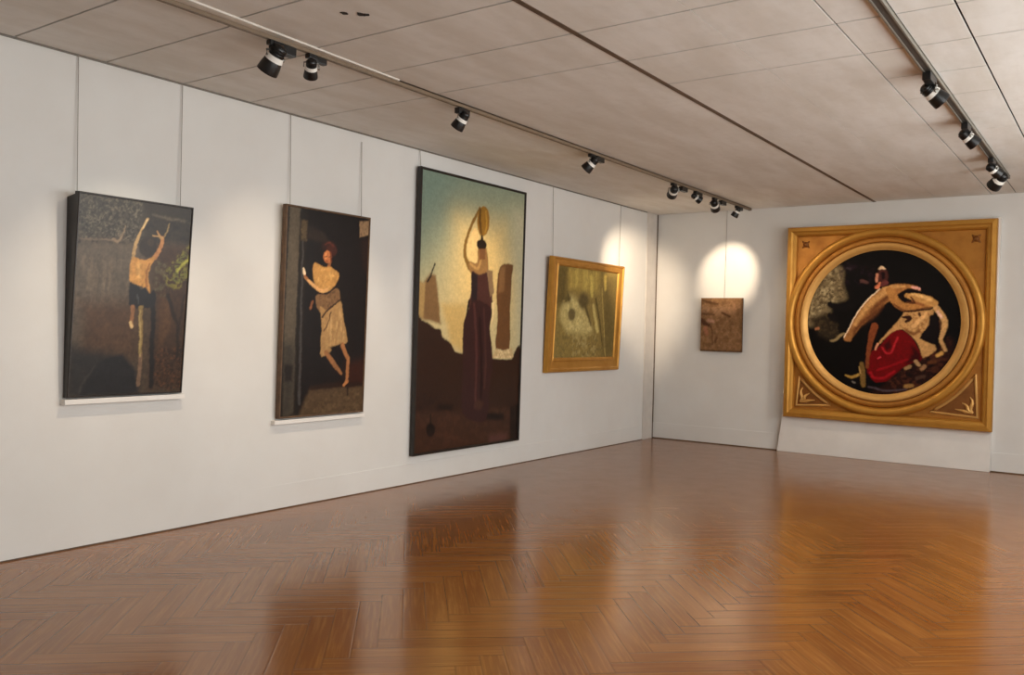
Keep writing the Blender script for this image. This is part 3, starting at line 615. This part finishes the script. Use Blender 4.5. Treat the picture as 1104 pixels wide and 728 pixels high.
# 5. small study on the back wall
t = empty('painting', (-5.198, YB-.012, 1.363), RB @ tilt(.8)); M = t.matrix_world.copy()
tag(t, 'small unframed brown painting alone on back wall beneath a bright pool of light', 'painting')
c = canvas('canvas', 'study', .632, .785, .035, t, PAINTM, 1.25, 1.0, .3, 80, 100, z=.004)
wires(t, M, [((-4.86, YB-.02, 2.14), (-4.852, YB-.012, H))])

# 6. the tondo: a white board on the floor and the square gilt frame on it
bm = bmesh.new(); prism(bm, [(-4.01, 0), (-1.375, 0), (-1.318, 3.135), (-3.86, 3.135), (-3.95, .47)], 0, .075, M=Matrix.Translation((0, YB-.001, 0)) @ RB.to_4x4())
bmesh.ops.bevel(bm, geom=bm.edges[:], offset=.004, segments=1, affect='EDGES')
o = obj('display_board', bm, BOARD); tag(o, 'white board standing on the floor against back wall behind the square gold frame', 'board')
TW, TH = 2.556, 2.612; tx, tz = -3.905, .50
t = empty('painting', (tx, YB-.078, tz), RB)
tag(t, 'round painting of embracing figures and red drape in a huge square gold frame', 'painting')
CX, CY, RI = 1.235, 1.325, .945
def circ_pts(r, n=72): return [(CX+r*math.cos(2*PI*k/n), CY+r*math.sin(2*PI*k/n)) for k in range(n)]
# square ground of the frame, round hole in it
bm = bmesh.new()
def square_at(a, ins):
    x, y = math.cos(a), math.sin(a); l, r_, b, tt = ins-CX, TW-ins-CX, ins-CY, TH-ins-CY
    s = min((r_/x if x > 1e-9 else 1e9), (l/x if x < -1e-9 else 1e9), (tt/y if y > 1e-9 else 1e9), (b/y if y < -1e-9 else 1e9))
    return (CX+x*s, CY+y*s)
corner = [math.atan2(y-CY, x-CX) for x in (.1, TW-.1) for y in (.1, TH-.1)]
angs = sorted([2*PI*k/96-PI for k in range(96)]+corner)
ro = [square_at(a, .1) for a in angs]; ri = [(CX+1.0*math.cos(a), CY+1.0*math.sin(a)) for a in angs]
N = len(angs)
vo = [[bm.verts.new((x, y, z)) for x, y in ro] for z in (0, .03)]; vi = [[bm.verts.new((x, y, z)) for x, y in ri] for z in (0, .03)]
for k in range(N):
    q = (k+1) % N
    bm.faces.new((vi[1][k], vo[1][k], vo[1][q], vi[1][q])); bm.faces.new((vi[0][k], vi[0][q], vo[0][q], vo[0][k]))
    bm.faces.new((vi[0][k], vi[1][k], vi[1][q], vi[0][q])); bm.faces.new((vo[0][k], vo[0][q], vo[1][q], vo[1][k]))
obj('spandrel_panel', bm, GOLDD, t)
bm = bmesh.new(); rect_sweep(bm, TW, TH, [(0, 0), (0, .085), (.01, .10), (.055, .105), (.075, .088), (.10, .08), (.118, .062), (.13, .03), (.13, 0)])
obj('frame', bm, GOLD, t)
MC = Matrix.Translation((CX, CY, 0))
def ring(name, prof, mat):
    bm = bmesh.new(); lathe(bm, prof+[prof[0]], 128, MC); return obj(name, bm, mat, t, True)
ring('outer_ring_moulding', [(1.225, .01), (1.232, .075), (1.22, .10), (1.20, .112), (1.175, .115), (1.15, .108), (1.13, .085), (1.12, .06), (1.11, .01)], GOLD)
ring('middle_ring_moulding', [(1.12, .01), (1.118, .06), (1.10, .085), (1.075, .092), (1.055, .085), (1.04, .055), (1.035, .01)], GOLDD)
ring('inner_ring_moulding', [(1.042, .01), (1.04, .075), (1.025, .088), (1.0, .088), (.975, .072), (.958, .056), (RI, .046), (RI, .01)], GOLDL)
# carved leaf scrolls in the four corners
def corner_orn(sx, sy, big):
    cx, cy = (.135 if sx > 0 else TW-.135), (.135 if sy > 0 else TH-.135)
    bm = bmesh.new()
    if big:
        # raised fillet: along both straight sides and back along the ring
        R0 = 1.285; P0 = (cx+sx*.03, cy+sy*.03)
        hx = math.sqrt(R0**2-(CY-P0[1])**2); hy = math.sqrt(R0**2-(CX-P0[0])**2)
        A = (CX-sx*hx, P0[1]); B = (P0[0], CY-sy*hy)
        aA, aB = math.atan2(A[1]-CY, A[0]-CX), math.atan2(B[1]-CY, B[0]-CX)
        if aB-aA > PI: aB -= 2*PI
        if aA-aB > PI: aB += 2*PI
        arc = [(CX+R0*math.cos(aA+(aB-aA)*q/12), CY+R0*math.sin(aA+(aB-aA)*q/12)) for q in range(13)]
        arc = arc[1:-1]
        poly = [P0]+arc
        tube(bm, [(x, y, .034) for x, y in poly], .020, 8, closed=True)
        mx, my = P0[0]+sx*.13, P0[1]+sy*.13
        for k in range(3):
            ang = PI/4+(-.62+.62*k); r1 = (.20, .17, .20)[k]
            p = [(P0[0]+sx*(.05+math.cos(ang)*r1*q/5+.018*math.sin(q*1.3)), P0[1]+sy*(.05+math.sin(ang)*r1*q/5), .040) for q in range(6)]
            tube(bm, p, [.012, .018, .024, .022, .015, .006], 8)
        obj('corner_carving', bm, GOLDL, t, True)
        bm = bmesh.new(); prism(bm, poly, .0295, .0315); obj('corner_panel', bm, GOLDB, t)
    else:
        M0 = Matrix.Translation((cx+sx*.10, cy+sy*.10, 0))
        lathe(bm, [(0, .05), (.012, .055), (.03, .045), (.04, .028)], 20, M0)
        for k in range(4):
            a_ = PI/4+PI/2*k
            tube(bm, [(cx+sx*.10+math.cos(a_)*r_, cy+sy*.10+math.sin(a_)*r_, .034) for r_ in (.03, .05, .07)], [.012, .014, .004], 6)
        obj('corner_rosette', bm, GOLDB, t, True)
for sx, sy, big in ((1, 1, True), (-1, 1, True), (1, -1, False), (-1, -1, False)): corner_orn(sx, sy, big)
canvas('canvas', 'lovers', 0, 0, .02, t, PAINTM, 1.25, 1.28, .3, 420, 150, disc=(CX, CY, RI+.02), z=.012)

# ledges under the two left pictures
for y0, y1, z, d, lab in ((3.095, 4.02, 1.048, .06, 'thin white ledge under the tree painting at far left'), (4.90, 5.97, .777, .05, 'thin white ledge under the painting of the woman at a door')):
    bm = bmesh.new(); box(bm, XL-.001, XL+d, y0, y1, z-.036, z, .003)
    tag(obj('picture_ledge', bm, BOARD), lab, 'ledge', 'white ledges under the left pictures')

# ---------------------------------------------------------------- the room
bm = bmesh.new(); box(bm, XL-.3, XR+.3, YF-.3, YB+.3, -.12, 0); tag(obj('floor', bm, FLOOR), kind='structure')
bm = bmesh.new(); box(bm, XL-.2, XL, YF, YB+.1, 0, H+.1); tag(obj('wall_left', bm, WALL), kind='structure')
bm = bmesh.new(); box(bm, XL-.2, XR+.2, YB, YB+.2, 0, H+.1); tag(obj('wall_back', bm, WALL), kind='structure')
bm = bmesh.new(); box(bm, XL-.2, XR+.2, YF-.2, YF, 0, H+.1); tag(obj('wall_front', bm, WALL), kind='structure')
# right wall, out of the picture, with unseen tall windows; the last is added to brighten the back
WINS = [(-.6, 1.6), (2.4, 4.6), (5.4, 7.6), (8.2, 9.5)]; WZ0, WZ1 = .9, 3.40
bm = bmesh.new(); ys = YF
for a, b in WINS:
    box(bm, XR, XR+.2, ys, a, 0, H+.1); box(bm, XR, XR+.2, a, b, 0, WZ0); box(bm, XR, XR+.2, a, b, WZ1, H+.1); ys = b
box(bm, XR, XR+.2, ys, YB, 0, H+.1); tag(obj('wall_right', bm, WALL), kind='structure')
GL = NT('window_glass'); GL.b.inputs['Transmission Weight'].default_value = 1; GL.b.inputs['Roughness'].default_value = 0; GL.b.inputs['IOR'].default_value = 1.02
for i, (a, b) in enumerate(WINS):
    bm = bmesh.new()
    for q in ((a, a+.06), (b-.06, b), ((a+b)/2-.03, (a+b)/2+.03)): box(bm, XR+.05, XR+.12, q[0], q[1], WZ0, WZ1)
    for q in (WZ0, WZ1-.06, 2.2): box(bm, XR+.051, XR+.119, a, b, q, q+.06)
    w = tag(obj('window_%d' % (i+1), bm, BOARD), kind='structure')
    bm = bmesh.new(); box(bm, XR+.08, XR+.086, a+.01, b-.01, WZ0+.01, WZ1-.01); obj('pane', bm, GL.m, w)
# baseboards
bm = bmesh.new(); prism(bm, [(XL-.001, 4.6), (XL+.0005, 4.6), (XL+.008, 6.6), (XL+.008, 11.855), (XL-.001, 11.855)], 0, .21); tag(obj('baseboard_left', bm, BOARD if False else WALL), kind='structure')
bm = bmesh.new(); box(bm, XL, -4.02, YB-.007, YB+.001, 0, .24, .002); box(bm, -1.36, XR, YB-.007, YB+.001, 0, .24, .002); tag(obj('baseboard_back', bm, WALL), kind='structure')
# ceiling: boards with open joints under a dark void
bm = bmesh.new()
def board(x0, x1, y0, y1, gx0, gx1, gy):
    box(bm, x0+gx0, x1-gx1, y0+gy, y1-gy, H, H+.012)
def ygrid(y0, step, far): 
    g = [YF]; y = y0
    while y-step > YF: y -= step
    while y < far: g.append(y); y += step
    g.append(YB); return g
random.seed(9)
bands = [(XL, -4.487, .003, .004, 2.743, .622, 5.3), (-4.487, -2.815, .004, .002, 3.303, .630, 5.3), (-2.815, -2.066, .002, .002, 5.21, .64, 5.9),
         (-2.066, -1.443, .001, .004, 5.21, .64, 5.9), (-1.443, -1.18, .004, .004, 5.21, .64, 8.9), (-1.18, -.815, .004, .005, 5.22, .64, 8.9),
         (-.815, -.2, .005, .003, 5.22, .64, 5.9), (-.2, .43, .003, .003, 5.22, .64, 7), (.43, 1.06, .003, .003, 5.22, .64, 7), (1.06, XR, .003, .003, 5.22, .64, 7)]
for x0, x1, g0, g1, y0, st, far in bands:
    g = ygrid(y0, st, far)
    for a, b in zip(g, g[1:]): board(x0, x1, a, b, g0*1.4, g1*1.4, .0075 if a < 6 else .005)
# two small chipped holes
for (x, y, r_) in ((-3.79, 3.573, .028), (-3.72, 3.64, .03), (-3.695, 3.66, .022)):
    prism(bm, [(x+r_*random.uniform(.5, 1)*math.cos(2*PI*k/9), y+1.3*r_*random.uniform(.5, 1)*math.sin(2*PI*k/9)) for k in range(9)], H-.003, H+.001, 1)
box(bm, XL-.2, XR+.2, YF-.2, YB+.2, H+.02, H+.1, mi=1)
tag(obj('ceiling', bm, [CEIL, DARK]), kind='structure')
# cover strip along the wall head and dark joint lip
bm = bmesh.new(); box(bm, XL, XL+.012, YF, 11.86, H-.012, H, .002); tag(obj('trim_1', bm, TRACKD), kind='structure')

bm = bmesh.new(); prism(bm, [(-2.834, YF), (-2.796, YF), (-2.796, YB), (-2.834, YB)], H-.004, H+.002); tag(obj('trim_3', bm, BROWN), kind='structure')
bm = bmesh.new(); box(bm, XL-.001, XL+.012, 11.88, YB-.03, 0, H, .002); tag(obj('corner_shade_band', bm, plain('grey_corner_shade', (205, 198, 190), .6, var=.04)), kind='structure')  # grey strip puts the shade of the wall's end into its colour
bm = bmesh.new(); box(bm, XL-.001, XL+.016, YB-.03, YB+.001, 0, H); tag(obj('corner_shade_line', bm, BROWN), kind='structure')  # dark line painted in as the shadow gap of the corner
bm = bmesh.new(); box(bm, XL-.001, XL+.010, YF, YB, 0, .008); box(bm, XL, -4.012, YB-.010, YB, 0, .012); box(bm, -1.37, XR, YB-.010, YB, 0, .012); tag(obj('wall_base_shade', bm, BROWN), kind='structure')  # dark strips stand for the shadow line where walls meet the floor
# ---------------------------------------------------------------- tracks
def track(name, x, w, y0, y1, mat, label, mid):
    t = empty(name, (x, (y0+y1)/2, H)); tag(t, label, 'lighting track', 'ceiling lighting tracks')
    hl = (y1-y0)/2; bm = bmesh.new()
    box(bm, -w/2, -w/2+.012, -hl, hl, -.035, 0, .002); box(bm, w/2-.012, w/2, -hl, hl, -.035, 0, .002); box(bm, -w/2, w/2, -hl, hl, -.01, -.001)
    obj('rail', bm, mat, t)
    bm = bmesh.new(); box(bm, -w/2+.013, w/2-.013, -hl+.01, hl-.01, -.028, -.011); obj('channel', bm, mid, t)
    bm = bmesh.new(); box(bm, -w/2-.003, w/2+.003, hl-.02, hl+.01, -.038, 0, .003); obj('end_cap', bm, mat, t)
track('lighting_track', -4.468, .034, YF+.1, 12.1, TRACKB, 'thin brown lighting track along the ceiling nearest the left wall', TRACKB)
bm = bmesh.new(); prism(bm, [(-4.449, YF+.1), (-4.30, YF+.1), (-4.365, 2.6), (-4.437, 4.75), (-4.449, 4.75)], H-.012, H); tag(obj('trim_2', bm, TRACKL), kind='structure')
track('lighting_track', -1.147, .062, YF+.1, 10.9, TRACKD, 'grey lighting track on the ceiling at upper right leading to three spotlights', plain('track_slot', (70, 66, 60), .6))

# ---------------------------------------------------------------- spotlights
def spotlight(x, y, aim, label, group, s=1., boxoff=.12, drop=.12, power=40, size=40, blend=.6, col=(1, .80, .58), lit=True, flip=1):
    base = Vector((x, y, H-.036)); t = empty('spotlight', base); tag(t, label, 'spotlight', group)
    bm = bmesh.new(); box(bm, -.022, .022, -.05*s+boxoff*0, .05*s, -.03, 0, .004); obj('track_adapter', bm, BLACK, t)
    bm = bmesh.new(); box(bm, -.028*s, .028*s, boxoff-.085*s, boxoff+.085*s, -.062*s, -.006, .006); obj('gear_box', bm, BLACK, t)
    bm = bmesh.new(); tube(bm, [(0, 0, -.028), (0, 0, -drop*.55)], .009, 8)
    piv = Vector((0, 0, -drop)); d = (Vector(aim)-(base+piv)).normalized()
    side = d.cross(Vector((0, 0, 1))).normalized(); up = side.cross(d)
    R = Matrix((side, up, d)).transposed()      # local z looks along the beam
    yk = [piv+side*(.066*s), piv+side*(.066*s)+Vector((0, 0, drop*.35)), Vector((0, 0, -drop*.52)), piv-side*(.066*s)+Vector((0, 0, drop*.35)), piv-side*(.066*s)]
    tube(bm, yk, .007*s, 8); obj('yoke', bm, STEEL, t, True)
    M = Matrix.Translation(piv) @ R.to_4x4()
    bm = bmesh.new()
    pf = [(0, -.085), (.022, -.083), (.038, -.072), (.043, -.055), (.043, -.02), (.047, -.015), (.047, .0), (.055, .02), (.062, .055), (.066, .09), (.066, .10), (.060, .10), (.056, .075), (.030, .045), (0, .045)]
    lathe(bm, [(r*s, z*s) for r, z in pf], 32, M)
    for k in range(3): lathe(bm, [(r*s, z*s) for r, z in [(.043, -.06+.016*k), (.049, -.058+.016*k), (.049, -.052+.016*k), (.043, -.05+.016*k)]], 32, M)
    obj('lamp_head', bm, BLACK, t, True)
    bm = bmesh.new(); lathe(bm, [(r*s, z*s) for r, z in [(.046, -.014), (.0505, -.012), (.054, .004), (.0575, .018), (.054, .018), (.046, -.014)]], 32, M); obj('collar', bm, COLLAR, t, True)
    bm = bmesh.new(); lathe(bm, [(0, .105*s), (.03*s, .1*s), (.045*s, .09*s), (.05*s, .078*s), (.03*s, .05*s), (0, .048*s)], 28, M); obj('lamp', bm, LAMP, t, True)
    bm = bmesh.new(); lathe(bm, [(.0, .0), (.014, 0), (.014, .012), (0, .014)], 16, Matrix.Translation(piv+side*(.060*s)) @ side.to_track_quat('Z', 'Y').to_matrix().to_4x4()); obj('pivot_knob', bm, STEEL, t)
    if power:
        L = bpy.data.lights.new('spot_beam', 'SPOT'); L.energy = power; L.spot_size = math.radians(size); L.spot_blend = blend
        L.color = col; L.shadow_soft_size = .03
        lo = link(bpy.data.objects.new('spot_beam', L)); lo.matrix_world = Matrix.Translation(base+piv+d*.125*s) @ d.to_track_quat('-Z', 'Y').to_matrix().to_4x4()
    return t
XT = -4.468; XT2 = -1.147
GL_ = 'spotlights on the ceiling tracks'
SPOTS = [
 (XT, 3.63, (XL, 3.5, 1.45), 'black spotlight nearest the viewer on the left track, aimed down at the tree painting', dict(s=1.05, power=60, size=62, blend=1, boxoff=.06, drop=.10)),
 (XT, 3.93, (XL, 5.1, 1.55), 'black spotlight just behind the nearest one on the left track', dict(s=.72, power=42, size=60, blend=1, boxoff=.06, drop=.085)),
 (XT, 5.53, (XL, 5.5, 1.5), 'single black spotlight on the left track between first pair and the next one', dict(s=.85, power=44, size=60, blend=1, boxoff=.0, drop=.09)),
 (XT, 7.62, (XL, 7.4, 1.9), 'black spotlight on the left track above the largest painting', dict(s=.9, power=44, size=66, blend=1, boxoff=.14, drop=.09)),
 (XT, 9.55, (XL, 11.45, 2.32), 'first of the four spotlights at the far end of left track', dict(s=.95, power=240, size=44, blend=.9, boxoff=.27, drop=.09)),
 (XT, 10.20, (-2.9, YB, 1.9), 'second of the four spotlights at the far end of left track', dict(s=.75, power=50, size=60, blend=.9, boxoff=.1, drop=.075)),
 (XT, 10.80, (-4.80, YB, 2.50), 'third of the four spotlights at far end of left track, lamp showing', dict(s=.95, power=110, size=38, blend=.7, boxoff=.27, drop=.09)),
 (XT, 11.60, (XL, 11.7, 1.0), 'last of the four spotlights on the left track, closest to back wall', dict(s=.8, power=0, boxoff=.1, drop=.075)),
 (XT2, 6.50, (1.5, 8.6, .8), 'nearest black spotlight on the grey right track, white lamp at its tip', dict(s=.95, power=40, size=60, blend=.8, boxoff=-.12, drop=.10)),
 (XT2, 8.10, (1.4, 10.2, .8), 'second black spotlight along the grey right track', dict(s=.9, power=30, size=60, blend=.8, boxoff=-.1, drop=.09)),
 (XT2, 9.75, (.6, 12.1, 1.7), 'third spotlight on right track, upper one of the end pair', dict(s=.85, power=15, size=50, blend=.9, boxoff=-.12, drop=.085)),
 (XT2, 10.3, (-3.0, YB, 1.7), 'last spotlight on right track, lower one of the end pair above the gold square frame', dict(s=1.1, power=55, size=50, blend=.8, boxoff=.0, drop=.10)),
]
for x, y, aim, lab, kw in SPOTS: spotlight(x, y, aim, lab, GL_, **kw)

# ---------------------------------------------------------------- daylight
W = bpy.data.worlds.new('sky'); SC.world = W; W.use_nodes = True
W.node_tree.nodes['Background'].inputs[0].default_value = (.80, .9, 1, 1); W.node_tree.nodes['Background'].inputs[1].default_value = 1.0
DAY = 60; TILT = 0
for i, (a, b) in enumerate(WINS):
    L = bpy.data.lights.new('window_daylight', 'AREA'); L.shape = 'RECTANGLE'; L.size = WZ1-WZ0; L.size_y = b-a; L.energy = DAY*(.45, 1, 1, .8)[i]; L.color = (.985, .99, .96)  # the last lamp serves the window added for the back wall
    lo = link(bpy.data.objects.new('window_daylight', L)); lo.location = (XR-.03, (a+b)/2, (WZ0+WZ1)/2); lo.rotation_euler = (0, math.radians(90+TILT), 0)

# ---------------------------------------------------------------- camera
cam = bpy.data.cameras.new('camera'); co = bpy.data.objects.new('camera', cam); COL.objects.link(co)
r = Vector((0.81559529, 0.57808076, 0.02503917)); u = Vector((-0.02527849, -0.00763462, 0.99965129)); f = Vector((-0.57807034, 0.81594384, -0.00838625))
co.matrix_world = Matrix.Translation((0, 0, 1.6)) @ Matrix((r, u, -f)).transposed().to_4x4()
cam.sensor_width = 36; cam.lens = 940.43/1104*36; cam.clip_start = .05
SC.camera = co
vs = SC.view_settings; SC.display_settings.display_device = 'sRGB'
vs.view_transform = 'Standard'; vs.look = 'None'; vs.gamma = 1; vs.exposure = .64; vs.use_curve_mapping = False
